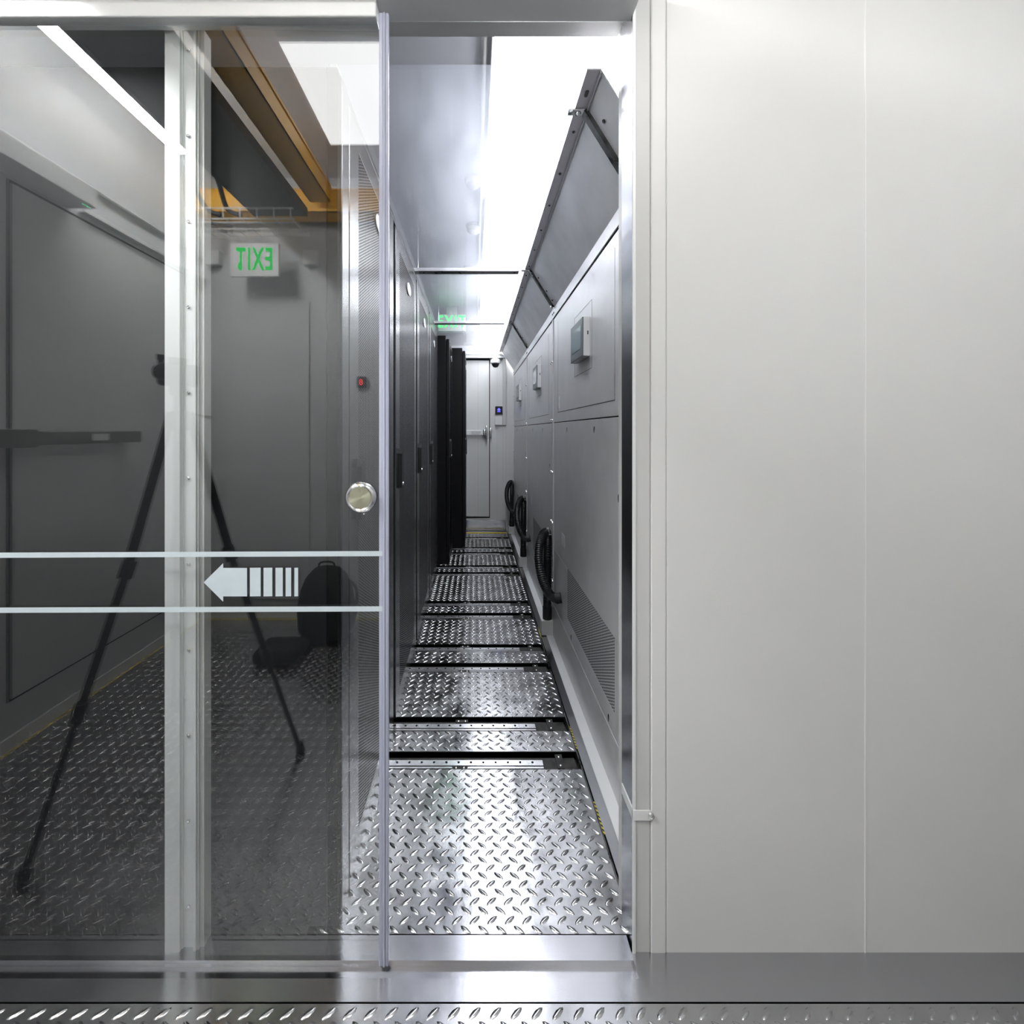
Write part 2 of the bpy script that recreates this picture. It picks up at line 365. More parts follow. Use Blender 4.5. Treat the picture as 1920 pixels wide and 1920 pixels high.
# ---------------------------------------------------------------- end wall of the aisle: door, frame, ducts
def P(px, py, d): return ((px-890)*d/F, d, H+(807-py)*d/F)
d_ = YE
xr = P(917, 0, d_)[0]
dr = struct('door_1', 'wall', MB().box(-0.62, xr, YE-0.012, YE-0.001, P(0, 968, d_)[2], P(0, 676, d_)[2], 0.001))
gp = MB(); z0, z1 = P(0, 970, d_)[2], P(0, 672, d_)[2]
gp.box(xr+0.001, xr+0.010, YE-0.009, YE-0.0005, z0, z1).box(-0.62, xr+0.010, YE-0.009, YE-0.0005, z0-0.004, z0+0.004).box(-0.62, xr+0.01, YE-0.009, YE-0.0005, z1-0.03, z1)  # top strip draws the header's shadow as a dark bar, the rest are gaps
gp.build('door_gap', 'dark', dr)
MB().box(P(896, 0, d_)[0], P(896, 0, d_)[0]+0.004, YE-0.0135, YE-0.011, z0+0.01, z1-0.04).build('door_seam', 'wall2', dr)
pb = MB().box(-0.35, 0.115, YE-0.075, YE-0.045, P(0, 815.5, d_)[2], P(0, 806.5, d_)[2], 0.004).build('push_bar', 'alu', dr)
MB().box(-0.04, 0.07, YE-0.077, YE-0.0745, P(0, 813.5, d_)[2], P(0, 808.5, d_)[2]).build('bar_pad', 'wall2', pb)
lt = MB().box(0.100, 0.135, YE-0.080, YE-0.012, P(0, 816, d_)[2], P(0, 805.5, d_)[2], 0.004)
lt.box(0.128, 0.152, YE-0.090, YE-0.012, P(0, 823, d_)[2], P(0, 798, d_)[2], 0.005).build('latch_case', 'chrome', dr, True)
MB().box(0.178, 0.204, YE-0.040, YE, P(0, 819, d_)[2], P(0, 802, d_)[2], 0.004).build('strike', 'chrome', dr, True)
struct('trim_10', 'steel', MB().box(-0.10, 0.375, YE-0.006, YE, P(0, 994, d_)[2], P(0, 975, d_)[2]))
e = MB(); e.box(-0.3, 0.385, YE-0.06, YE, P(0, 671, 4.9)[2], P(0, 666, 4.9)[2], 0.003); e.box(-0.3, 0.375, YE-0.05, YE, P(0, 665, 4.9)[2], P(0, 659.5, 4.9)[2], 0.003)
struct('trim_11', 'alu', e)
struct('trim_12', 'wall2', MB().box(0.268, 0.271, YE-0.002, YE, 0.1, 2.1).box(0.34, 0.343, YE-0.002, YE, 0.1, 2.1).box(0.375, 0.378, YE-0.002, YE, 0, 2.1))
lone(MB().box(P(943, 0, 4.9)[0], P(949, 0, 4.9)[0], YE-0.03, YE, P(0, 797, 4.93)[2], P(0, 671, 4.93)[2], 0.002), 'cable_duct', 'wall2', 'slim vertical metal cable duct on the far end wall', 'duct')
t = thing('card_reader', 'black square access reader with blue icon beside the far door', 'access reader', (P(935, 0, d_)[0], YE-0.02, P(0, 777, d_)[2]))
MB().box(P(928.5, 0, d_)[0], P(942, 0, d_)[0], YE-0.024, YE, P(0, 777, d_)[2], P(0, 762, d_)[2], 0.002).build('housing', 'rubber', t)
MB().prism([(P(x, 0, d_)[0], YE-0.0250, P(0, y, d_)[2]) for x, y in ((932, 768.5), (935.2, 764.8), (938.4, 768.5), (937, 770.2), (933.4, 770.2))], (0, 0.001, 0)).box(P(932.2, 0, d_)[0], P(938, 0, d_)[0], YE-0.0250, YE-0.0240, P(0, 772.6, d_)[2], P(0, 771, d_)[2]).build('icon', 'blue', t)
lone(MB().box(P(928, 0, d_)[0], P(941.5, 0, d_)[0], YE-0.035, YE, P(0, 796.5, d_)[2], P(0, 782.5, d_)[2], 0.002), 'switch_plate', 'white', 'white blank switch plate below the access reader', 'switch')
# ---------------------------------------------------------------- server racks
def rack(y0, y1, xf, top, label, group, black=False, gap=0.046, post=0.0, badge=True):
    t = thing('server_rack', label, 'server rack', (xf-0.5, (y0+y1)/2, 0.0), group)
    paint = 'blackrack' if black else 'rack'; side = 'blackrack' if black else 'rackside'
    MB().box(xf-1.05, xf-0.030, y0+0.002, y1-0.002, -0.03, top, 0.002).build('cabinet', side, t)
    dy0, dy1 = y0+post+(0.023 if not post else 0.0), y1-0.023
    if post: MB().box(xf-0.028, xf, y0+0.026, y0+post-0.003, -0.02, top, 0.003).build('corner_post', paint, t)
    if post: MB().box(xf-0.028, xf-0.004, y0+0.003, y0+0.025, -0.02, top).build('corner_gap', 'dark', t)
    if not black: MB().box(xf-0.030, xf-0.002, y0+0.002+post, y1-0.002, top-0.020, top, 0.002).build('top_rail', paint, t)
    b0, b1 = dy0+0.090, dy1-0.078; zt, zb = 1.985, 0.075
    if black: b0, b1, zt = dy0+0.06, dy1-0.05, top-0.07
    dz0, dz1 = -0.004, top-0.026
    d = MB()
    d.box(xf-0.027, xf, dy0, b0, dz0, dz1, 0.004).box(xf-0.027, xf, b1, dy1, dz0, dz1, 0.004)
    d.box(xf-0.026, xf-0.0003, b0-0.004, b1+0.004, zt, dz1, 0.002).box(xf-0.026, xf-0.0003, b0-0.004, b1+0.004, dz0, zb, 0.002)
    door = d.build('door', paint, t)
    MB().box(xf-0.020, xf-0.0015, b0-0.001, b1+0.001, zb-0.001, zt+0.001).build('mesh_panel', 'perfb' if black else 'perf', door)
    hy = dy0+0.080
    h = MB(); zc = 1.03
    h.prism([(xf-0.002, hy-0.022, zc-0.075), (xf-0.002, hy+0.022, zc-0.085), (xf-0.002, hy+0.024, zc+0.07), (xf-0.002, hy, zc+0.09), (xf-0.002, hy-0.02, zc+0.07)], (0.018, 0, 0)).build('handle', 'rubber', door)
    MB().lathe((xf+0.016, hy, zc-0.06), [(0.007, 0), (0.006, 0.003)], 12, 'x').build('lock', 'chrome', door)
    if badge:
        by = dy0+0.330
        bm = MB(); n = 28
        bm.prism([(xf-0.002, by+0.055*math.cos(2*math.pi*i/n), 1.90+0.028*math.sin(2*math.pi*i/n)) for i in range(n)], (0.006, 0, 0)).build('badge', 'badge', door)
    f = MB()
    for yy in (y0+0.08, y1-0.08): f.cyl((xf-0.12, yy, -0.03), (xf-0.12, yy, -0.031+0.001), 0.02, 10)
    f.bm.free(); return t
XF = -0.3283
g1 = 'grey door racks lining the left of the aisle'
rack(0.998, 1.697, XF, 2.08, 'dark rack with perforated door directly behind the glass, nearest the camera', g1, post=0.085)
rack(1.697, 2.340, XF, 2.08, 'second dark perforated rack, first one right of the glass edge', g1)
rack(2.340, 2.985, XF, 2.08, 'third dark perforated rack from the glass door', g1)
rack(2.985, 3.690, XF, 2.08, 'fourth dark perforated rack, just before the protruding black cabinets', g1)
g2 = 'black cabinets protruding into the aisle'
rack(3.700, 4.245, -0.229, 2.05, 'nearer of the two deep black cabinets jutting into the aisle', g2, black=True)
rack(4.255, 4.900, -0.099, 2.05, 'farther deep black cabinet beside the end door', g2, black=True)
# ---------------------------------------------------------------- cooling cabinets on the right
def cooler(y0, label, hidden=False):
    y1 = y0+1.21; x = XR
    t = thing('cooling_unit', label, 'cooling unit', (x+0.35, (y0+y1)/2, 0.0), 'cooling cabinets lining the right of the aisle')
    zt = 1.906
    MB().box(x+0.004, x+0.70, y0+0.001, y1-0.001, 0.0, zt-0.002).build('casing', 'galvd', t)
    MB().box(x-0.001, x+0.004, y0, y1, 0.001, 0.186, 0.001).build('plinth', 'galv', t)
    MB().box(x-0.003, x+0.004, y0, y1, 1.853, zt, 0.001).build('top_rail', 'galv', t)
    ya, yb = y0+0.052, y1-0.058
    MB().box(x+0.002, x+0.005, y0, y1, 1.845, 1.853).box(x+0.002, x+0.005, y0, y1, 0.186, 0.190).box(x+0.002, x+0.005, y1-0.012, y1, 0.19, 1.85).build('shadow_gap', 'dark', t)
    MB().box(x-0.0045, x+0.004, yb+0.004, yb+0.022, 0.19, 1.845, 0.001).box(x-0.002, x+0.004, yb+0.026, y1-0.012, 0.19, 1.845, 0.001).build('side_post', 'galv', t)
    # upper panel
    up = MB().box(x, x+0.004, y0+0.002, yb, 1.2475, 1.844, 0.0008).build('upper_panel', 'galv', t)
    dy0, dy1 = y0+0.105, y1-0.175
    g = MB()
    for (a, b, c, e_) in ((dy0, dy1, 1.298, 1.3008), (dy0, dy0+0.0022, 1.30, 1.80), (dy1-0.002, dy1, 1.30, 1.80)):
        g.box(x-0.0004, x+0.001, a, b, c, e_)
    g.build('groove', 'dsteel', up)
    ld = MB().box(x, x+0.004, y0+0.002, yb, 0.517, 1.2430, 0.0008).build('lower_panel', 'galv', t)
    for c, e_ in ((0.5145, 0.5175), (1.2425, 1.248)): MB().box(x+0.0015, x+0.004, y0+0.002, yb, c, e_).build('panel_gap', 'dark', t)
    ac = MB().box(x, x+0.004, y0+0.002, y0+0.11, 0.190, 0.515).box(x, x+0.004, y0+0.80, yb, 0.190, 0.515).box(x, x+0.004, y0+0.11, y0+0.80, 0.190, 0.268).build('access_panel', 'galv', t)
    MB().box(x+0.0005, x+0.003, y0+0.11, y0+0.80, 0.268, 0.5145).build('grille', 'grille', t)
    # touch screen on its plate
    ys0, ys1, zs0, zs1 = y0+0.398, y0+0.602, 1.498, 1.655
    g = MB(); p0, p1, q0, q1 = y0+0.372, y0+0.655, 1.445, 1.715
    for (a, b, c, e_) in ((p0, p1, q0, q0+0.002), (p0, p1, q1-0.002, q1), (p0, p0+0.002, q0, q1), (p1-0.002, p1, q0, q1)): g.box(x-0.0004, x+0.001, a, b, c, e_)
    g.build('mounting_groove', 'dsteel', up)
    sc = MB().box(x-0.026, x, ys0, ys1, zs0, zs1, 0.002).build('touch_panel', 'white', t)
    MB().box(x-0.030, x-0.026, ys0+0.001, ys1-0.001, zs0+0.001, zs1-0.001, 0.001).build('bezel', 'bezel', sc)
    MB().box(x-0.0310, x-0.0298, ys0+0.022, ys1-0.022, zs0+0.034, zs1-0.028).build('screen', 'screen', sc)
    MB().box(x-0.0110, x-0.007, ys0-0.0008, ys0+0.002, zs0+0.085, zs0+0.10).build('port', 'dark', sc)
    MB().box(x-0.0008, x, dy1-0.055, dy1-0.012, 1.318, 1.385).build('label_plate', 'alu', t)
    MB().box(x-0.0008, x, y0+0.86, y0+0.935, 0.60, 0.66).build('label_plate', 'alu', t)
    for yy, zz in ((y0+0.34, 1.205), (y0+0.81, 1.205), (y0+0.070, 0.985), (y0+0.06, 0.36), (y0+0.17, 0.215), (y0+0.72, 0.215)):
        MB().prism([(x-0.0009, yy+0.006*math.cos(a), zz+0.011*math.sin(a)*(1.4 if math.sin(a) < 0 else 1)) for a in [2*math.pi*i/14 for i in range(14)]], (0.0012, 0, 0)).build('slot', 'dark', ld)
        MB().prism([(x-0.0014, yy-0.003+0.003*math.cos(a), zz-0.004+0.010*math.sin(a)) for a in [2*math.pi*i/10 for i in range(10)]], (0.001, 0, 0)).build('hook', 'chrome', ld)
    for yy in (y0+0.018, yb+0.012, y1-0.020):
        for zz in (1.60, 1.262, 0.955, 0.66, 0.32):
            MB().lathe((x-0.0045 if yy > yb and yy < y1-0.03 else x-0.0005, yy, zz), [(0.0068, 0), (0.006, -0.004), (0.003, -0.006)], 10, 'x').build('screw', 'chrome', t, True)
    for yy in (y1-0.04, y1-0.075):
        MB().lathe((x-0.003, yy, 1.878), [(0.006, 0), (0.006, -0.003)], 10, 'x').build('rail_bolt', 'dsteel', t)
    return t
cooler(1.25, 'grey metal cooling cabinet nearest the camera, right of the aisle')
cooler(2.46, 'middle grey cooling cabinet on the right of the aisle')
cooler(3.67, 'farthest grey cooling cabinet, next to the end wall')
# drain hoses and their boxes
def hose(dy, label, boxlabel):
    t = thing('drain_hose', label, 'hose', (0.43, 2.45+dy, 0.085), 'corrugated drain hoses on the cooling cabinets')
    pts = [(0.456, 2.190, 0.313), (0.436, 2.196, 0.307), (0.405, 2.235, 0.315), (0.376, 2.29, 0.370), (0.363, 2.335, 0.455), (0.374, 2.385, 0.535), (0.402, 2.43, 0.588),
           (0.428, 2.452, 0.596), (0.4335, 2.458, 0.556), (0.4335, 2.458, 0.45), (0.432, 2.455, 0.32), (0.430, 2.450, 0.185), (0.430, 2.450, 0.12)]
    pts = [(a, b+dy, c) for a, b, c in pts]
    MB().tube(smoothpath(pts, 16), 0.0238, 16, rib=0.0014).build('corrugated_tube', 'hose', t, True)
    MB().cyl((0.43, 2.45+dy, 0.086), (0.43, 2.45+dy, 0.155), 0.0275, 20).build('cuff', 'rubber', t, True)
    MB().cyl((0.4585, 2.190+dy, 0.3135), (0.430, 2.196+dy, 0.306), 0.0275, 18).build('outlet_cuff', 'rubber', t, True)
    cl = MB(); n = 20
    ring = [(0.424+0.0*a, 2.452+dy+0.029*math.cos(a), 0.592+0.029*math.sin(a)) for a in [math.pi*i/n-0.1 for i in range(n+3)]]
    cl.tube([(p[0]+0.012, p[1], p[2]) for p in ring], 0.0028, 8).box(0.436, 0.4565, 2.420+dy, 2.43+dy, 0.588, 0.592)
    cl.build('clamp', 'chrome', t, True)
    b = MB().box(0.391, 0.4585, 2.416+dy, 2.486+dy, 0.001, 0.086, 0.002)
    lone(b, 'drain_box', 'white', boxlabel, 'drain box', 'small white drain boxes under the hoses')
hose(0.0, 'black corrugated hose looping off the nearest cooling cabinet', 'white box at the foot of the nearest hose')
hose(1.21, 'black corrugated hose looping off the middle cooling cabinet', 'white box at the foot of the middle hose')
hose(2.36, 'farthest black corrugated hose, near the end door', 'white box at the foot of the farthest hose')
# ---------------------------------------------------------------- sloping closing panels and roof
def slope(y0, y1, label, rib=True):
    t = thing('sloping_panel', label, 'closing panel', (0.39, (y0+y1)/2, 1.906), 'sloping panels between the roof and cooling cabinets')
    A, B = (0.324, 2.128), (0.462, 1.908)
    MB().prism([(A[0], y0+0.003, A[1]), (B[0], y0+0.003, B[1]), (B[0]+0.002, y0+0.003, B[1]), (A[0]+0.002, y0+0.003, A[1]+0.001)], (0, y1-y0-0.006, 0)).build('sheet', 'galvd', t)
    MB().box(0.289, 0.326, y0+0.002, y1-0.002, 2.1265, 2.130).box(0.3235, 0.326, y0+0.002, y1-0.002, 2.118, 2.13).build('flange', 'aluf', t)
    n = 6
    for i in range(n):
        yy = y0+0.07+(y1-y0-0.14)*i/(n-1)
        MB().lathe((0.3075, yy, 2.1265), [(0.0048, 0), (0.0045, -0.003), (0.002, -0.004)], 10).build('bolt', 'dsteel', t, True)
    if rib:
        r = MB()
        nx, nz = -0.847*0.012, -0.531*0.012
        r.prism([(A[0], y1-0.023, A[1]), (B[0]-0.004, y1-0.023, B[1]+0.004), (B[0]-0.004+nx, y1-0.023, B[1]+0.004+nz), (A[0]+nx, y1-0.023, A[1]+nz)], (0, 0.022, 0)).build('rib', 'dsteel', t)
        for f in (0.28, 0.62, 0.86):
            for s_ in (-0.055,):
                c = Vector((A[0]+(B[0]-A[0])*f, y1+s_, A[1]+(B[1]-A[1])*f))
                if c.y > y1 and y1 > 4.8: continue
                MB().cyl(c, c+Vector((-0.847, 0, -0.531))*0.004, 0.005, 10).build('rib_bolt', 'dsteel', t)
        e_ = Vector((0.452, y1, 1.912)); MB().box(0.438, 0.456, y1-0.023, y1-0.002, 1.908, 1.923, 0.002).build('corner_clip', 'chrome', t)
        MB().box(0.270, 0.318, y1-0.026, y1-0.001, 2.120, 2.1262, 0.003).lathe((0.300, y1-0.012, 2.119), [(0.009, 0), (0.008, -0.004), (0.003, -0.006)], 12).build('joint_bracket', 'chrome', t, True)
slope(1.06, 1.212, 'short sloping grey panel end by the white partition')
slope(1.212, 2.40, 'nearest long sloping grey panel above the first cooling cabinet')
slope(2.40, 3.58, 'middle sloping grey panel above the second cooling cabinet')
slope(3.58, 4.90, 'farthest sloping grey panel above the last cooling cabinet', False)
for (a, b, l) in ((1.055, 2.418, 'nearest clear roof sheet over the aisle, showing two detectors'), (2.472, 3.598, 'middle clear roof sheet over the aisle'), (3.652, 4.90, 'farthest clear roof sheet, before the end wall')):
    lone(MB().box(-0.36, 0.290, a, b, 2.1315, 2.1335), 'roof_sheet', 'roof', l, 'roof sheet', 'clear roof sheets over the aisle')
for (yy, l) in ((2.42, 'nearer white crossbar under the clear roof'), (3.60, 'farther white crossbar, crossing below the exit sign')):
    t = thing('roof_crossbar', l, 'crossbar', (0, yy+0.025, 2.134), 'crossbars of the clear roof')
    MB().box(-0.358, 0.262, yy, yy+0.050, 2.134, 2.153, 0.0015).build('bar', 'white', t)
    MB().box(-0.352, 0.258, yy+0.003, yy+0.048, 2.1325, 2.1342).build('gasket', 'dsteel', t)
    for x in (-0.30, 0.235): MB().cyl((x, yy+0.025, 2.1305), (x, yy+0.025, 2.133), 0.005, 10).build('screw', 'dark', t)
lone(MB().box(-0.372, -0.352, 1.055, 3.69, 2.0805, 2.136, 0.001), 'roof_ledge', 'alu', 'light metal ledge carrying the roof sheets on the rack tops', 'ledge')
# ceiling fittings above the clear roof
for (a, b, l) in ((1.16, 1.80, 'ceiling light panel nearest the doorway, above the roof sheet'), (2.13, 2.91, 'bright white ceiling light panel above the nearest roof sheet'), (3.21, 4.06, 'bright white ceiling light panel above the second crossbar'), (4.38, 4.80, 'small extra ceiling light panel added to brighten the end wall')):  # last panel is an addition that brightens the far end wall
    t = thing('ceiling_light', l, 'ceiling light', (0.26, (a+b)/2, ZC-0.03), 'ceiling light panels above the aisle')
    MB().box(0.05, 0.47, a-0.01, b+0.01, ZC-0.03, ZC-0.001, 0.002).build('frame', 'white', t)
    MB().box(0.06, 0.46, a, b, ZC-0.033, ZC-0.0295).build('diffuser', 'lightA', t)
for (px, d, r, l) in ((887, 1.95, 0.036, 'nearest to the doorway'), (888, 2.40, 0.041, 'beside the bright light panel'), (880, 3.02, 0.040, 'just behind the first crossbar')):
    x = (px-890)*d/F
    t = thing('smoke_detector', f'round white smoke detector on the ceiling, {l}', 'smoke detector', (x, d, ZC-0.05), 'smoke detectors above the aisle')
    MB().lathe((x, d, ZC), [(r*1.1, -0.001), (r*1.1, -0.012), (r, -0.016)], 24).build('base', 'white', t, True)
    MB().lathe((x, d, ZC), [(r*0.95, -0.016), (r*0.95, -0.032), (r*0.6, -0.044), (r*0.2, -0.047)], 24).build('sensor_head', 'white', t, True)
lone(MB().cyl((0.03, 1.1, ZC-0.012), (0.03, 4.9, ZC-0.012), 0.009, 10), 'conduit', 'white', 'straight white conduit along the aisle ceiling', 'conduit', smooth=True)
for (px, py0, d, l) in ((783.5, 425, 2.44, 'nearer'), (822, 565, 3.62, 'farther')):
    x = (px-890)*d/F
    lone(MB().cyl((x, d, 2.154), (x, d, ZC), 0.0035, 8), 'threaded_rod', 'zinc', f'thin threaded rod hanging to the {l} roof crossbar', 'rod', 'rods hanging the roof crossbars')
# exit sign over the roof
d = 3.97; x0, x1 = P(822, 0, d)[0], P(873, 0, d)[0]; z0, z1 = 2.150, P(0, 590, d)[2]
t = thing('exit_sign', 'hanging white exit sign with green letters above the clear roof', 'exit sign', ((x0+x1)/2, d, z0), None)
MB().box(x0, x1, d-0.012, d+0.012, z0, z1, 0.003).build('housing', 'white', t)
MB().box((x0+x1)/2-0.055, (x0+x1)/2+0.05, d-0.01, d+0.01, z1, ZC, 0.002).build('hanger', 'alu', t)
to = text_mesh('EXIT', 0.115, 0.004, 'letters', 'green', t, Matrix.Translation((0.0, -0.0145, (z1-z0)/2+0.012)) @ Matrix.Rotation(math.pi/2, 4, 'X') @ Matrix.Diagonal((0.72, 1, 1, 1)))
# dome camera
d = 4.5; x, _, z = P(929, 680, d)
t = thing('dome_camera', 'white dome security camera hanging on a pole before the end door', 'security camera', (x, d, z-0.06))
MB().cyl((x, d, z+0.03), (x, d, ZC), 0.017, 14).build('pole', 'white', t, True)
MB().lathe((x, d, z), [(0.047, -0.012), (0.055, -0.006), (0.053, 0.022), (0.040, 0.040), (0.020, 0.050), (0.017, 0.06)], 28).build('housing', 'white', t, True)
MB().lathe((x, d, z), [(0.006, -0.054), (0.024, -0.048), (0.036, -0.032), (0.040, -0.012)], 24).build('dome', 'hose', t, True)
# ---------------------------------------------------------------- glass door leaf with frame post behind
XG = -0.2066; XG0 = -1.34
gd = thing('glass_door', 'sliding glass door with pale stripes, round pull and arrow', 'sliding door', ((XG+XG0)/2, GY+0.005, 0.0))
pane = MB().box(XG0, XG, GY, GY+0.005, 0.006, 2.13).build('pane', 'glass', gd)
MB().box(-0.2132, -0.2045, GY-0.0005, GY+0.006, 0.006, 2.13, 0.002, 2).box(-0.2050, -0.1985, GY-0.003, GY+0.010, 0.006, 2.13, 0.003, 3).box(-0.1990, -0.1915, GY-0.001, GY+0.009, 0.006, 2.13, 0.003, 3).build('edge_seal', 'seal', gd, label='translucent lavender edge seal')
def dec(poly, name='arrow'):
    return MB().prism([((x-890)*GY/F, GY-0.0012, H+(807-y)*GY/F) for x, y in poly], (0, 0.0004, 0)).build(name, 'decal', gd)
dec([(-150, 1036.5), (717, 1033), (717, 1042.5), (-150, 1046.3)], 'stripe')
dec([(-150, 1139.3), (717, 1136.5), (717, 1146), (-150, 1149.3)], 'stripe')
ar = dec([(382.5, 1091.7), (419, 1055.7), (419, 1064.6), (463.7, 1064.6), (463.7, 1117.8), (419, 1117.8), (419, 1127.7)], 'arrow')
for a, b in ((469, 489.3), (494.6, 511), (517, 530.6), (536, 546.3), (552.4, 559.4)):
    MB().prism([((x-890)*GY/F, GY-0.0012, H+(807-y)*GY/F) for x, y in ((a, 1064.4), (b, 1064.2), (b, 1117.6), (a, 1117.8))], (0, 0.0004, 0)).build('arrow_bar', 'decal', gd)
hx, hz = (677.5-890)*GY/F, H+(807-932)*GY/F
pull = MB().lathe((hx, GY, hz), [(0.0340, -0.0005), (0.0345, -0.006), (0.0315, -0.012), (0.0275, -0.014), (0.0245, -0.012), (0.0240, -0.004)], 48, 'y').build('round_pull', 'chrome', gd, True)
MB().lathe((hx, GY, hz), [(0.0242, -0.0125), (0.0240, -0.0045)], 48, 'y').build('inner_disc', 'brass', pull, True)
hg = MB().box(XG0, XG-0.01, GY-0.012, GY+0.022, 2.11, 2.15, 0.003).build('hanger_rail', 'alu', gd)
lone(MB().box(XL, 0.364, GY-0.03, 0.965, 2.152, 2.205, 0.003), 'door_track', 'alu', 'horizontal aluminium door track above the glass door', 'door track')
# aluminium post behind the glass: flat cover, screw channel, dark edge channel
d = 0.950
def X(px): return (px-890)*d/F
t = thing('frame_post', 'light aluminium frame post with screws, standing behind the glass', 'post', (X(344), 0.965, 0.0))
MB().box(X(308.5), X(337), d, 0.985, 0.0, 2.13, 0.0008).build('cover', 'alu', t)
MB().box(X(337), X(366), d+0.009, 0.985, 0.0, 2.13).box(X(361), X(366.5), d+0.001, 0.985, 0.0, 2.13, 0.0015).box(X(337), X(339.5), d+0.006, 0.985, 0, 2.13).build('screw_channel', 'alu', t)
MB().box(X(366.5), X(377.5), d+0.010, 0.985, 0.0, 2.13).box(X(368), X(370), d+0.004, 0.985, 0.0, 2.13).build('edge_channel', 'wall2', t)
for i in range(11):
    z = 1.684 + 0.1985*(2-i)
    if z > 0.03: MB().lathe((X(349), d+0.009, z), [(0.0042, 0), (0.0040, -0.0025), (0.0022, -0.0040), (0.0006, -0.0034)], 14, 'y').build('screw', 'chrome', t, True)
# bracket strap at the jamb
t = thing('jamb_bracket', 'small folded metal strap round the door jamb near the floor', 'bracket', (0.384, 0.95, 0.305))
zb = H-0.710*0.95/0.775*1.0; zb = H+(807-1536)*0.95/F; zt = H+(807-1517)*0.95/F
MB().box(0.3625, 0.3640, 0.9475, 1.020, zb, zt).box(0.3625, 0.4040, 0.9465, 0.9478, zb, zt).build('strap', 'alu', t)
MB().lathe((0.4045, 0.9465, (zb+zt)/2), [(0.007, 0), (0.006, -0.004), (0.003, -0.006)], 16, 'y').build('screw', 'chrome', t, True)
# ---------------------------------------------------------------- entrance room, seen mirrored in the glass  (mirror plane y = GY)
def R(px, py, D): return ((px-890)*D/F, 2*GY-D, H+(807-py)*D/F)
dl = struct('door_2', 'room', MB().box(XL, XL+0.012, -0.62, 0.288, 0.19, 2.13, 0.002))
MB().box(XL, XL+0.004, -0.632, -0.621, 0.18, 2.14).box(XL, XL+0.004, 0.289, 0.297, 0.18, 2.14).box(XL, XL+0.004, -0.632, 0.297, 0.18, 0.19).box(XL, XL+0.004, -0.632, 0.297, 2.131, 2.143).build('door_gap', 'dark', dl)
b = MB().box(XL+0.055, XL+0.10, -0.206, 0.33, 1.143, 1.196, 0.004).build('push_bar', 'bar', dl)
MB().box(XL+0.0995, XL+0.1015, -0.02, 0.06, 1.156, 1.186).build('bar_label', 'alu', b)
MB().box(XL+0.012, XL+0.108, 0.285, 0.35, 1.136, 1.205, 0.004).box(XL+0.012, XL+0.06, -0.19, -0.15, 1.15, 1.19).build('latch_case', 'bar', dl)
struct('trim_13', 'alu', MB().box(XL, XL+0.03, YB, 0.02, 2.165, 2.185).box(XL, XL+0.018, YB, 0.95, 2.30, 2.306))
struct('door_3', 'room', MB().box(-1.60, -1.06, YB, YB+0.010, 0.12, 2.02, 0.002))
t = thing('air_curtain', 'long white box with green leds above the left door, mirrored in the glass', 'air curtain', (XL+0.06, 0.15, 2.18))
MB().box(XL, XL+0.12, 0.06, 0.62, 2.155, 2.235, 0.004).build('housing', 'white', t)
for yy in (0.078, 0.098): MB().cyl((XL+0.10, yy, 2.1535), (XL+0.10, yy, 2.156), 0.004, 8).build('led', 'greenled', t)
# tripod with a camera
ax, ay = -1.057, 0.36
t = thing('tripod', 'black photo tripod mirrored in the dark glass door', 'tripod', (ax, ay, 0.0))
apex = Vector((ax, ay, 1.26))
for fx, fy in ((-0.652, 0.30), (-1.205, 0.74), (-1.311, 0.045)):
    ft = Vector((fx, fy, 0.006)); v = ft-apex; p = lambda f: apex+v*f
    lg = MB(); a = apex+Vector((v.x, v.y, 0)).normalized()*0.03
    lg.cyl(a, p(0.42), 0.0145, 14).cyl(p(0.40), p(0.72), 0.0115, 14).cyl(p(0.70), p(0.985), 0.009, 12)
    l = lg.build('leg', 'rubber', t, True)
    MB().cyl(p(0.385), p(0.425), 0.020, 14).cyl(p(0.69), p(0.73), 0.017, 14).build('leg_lock', 'rubber', l, True)
    MB().lathe(ft, [(0.016, -0.005), (0.017, 0.008), (0.011, 0.03)], 14).build('foot', 'rubber', l, True)
MB().lathe((ax, ay, 1.20), [(0.02, -0.2), (0.02, 0.0), (0.045, 0.01), (0.045, 0.06), (0.02, 0.07), (0.018, 0.12), (0.032, 0.13), (0.032, 0.16)], 18).build('head', 'rubber', t, True)
MB().cyl((ax, ay, 1.27), (ax+0.085, ay-0.02, 1.248), 0.004, 8).ball((ax+0.09, ay-0.022, 1.247), 0.008).build('pan_handle', 'rubber', t, True)
t = thing('photo_camera', 'black photo camera mounted on the tripod, mirrored in the glass', 'camera', (ax-0.04, ay, 1.36))
MB().box(ax-0.065, ax+0.06, ay-0.03, ay+0.03, 1.362, 1.440, 0.010, 3).box(ax-0.035, ax+0.025, ay-0.025, ay+0.03, 1.436, 1.462, 0.008, 2).build('body', 'rubber', t)
MB().cyl((ax-0.052, ay+0.03, 1.402), (ax-0.052, ay+0.085, 1.402), 0.026, 24, 0.024).build('lens', 'rubber', t, True)
MB().cyl((ax-0.055, ay, 1.438), (ax-0.055, ay, 1.452), 0.010, 16).cyl((ax-0.055, ay, 1.452), (ax-0.055, ay, 1.470), 0.013, 16).build('knob', 'rubber', t, True)
t.rotation_euler = (0, 0, -0.62); t.location.x -= 0.012
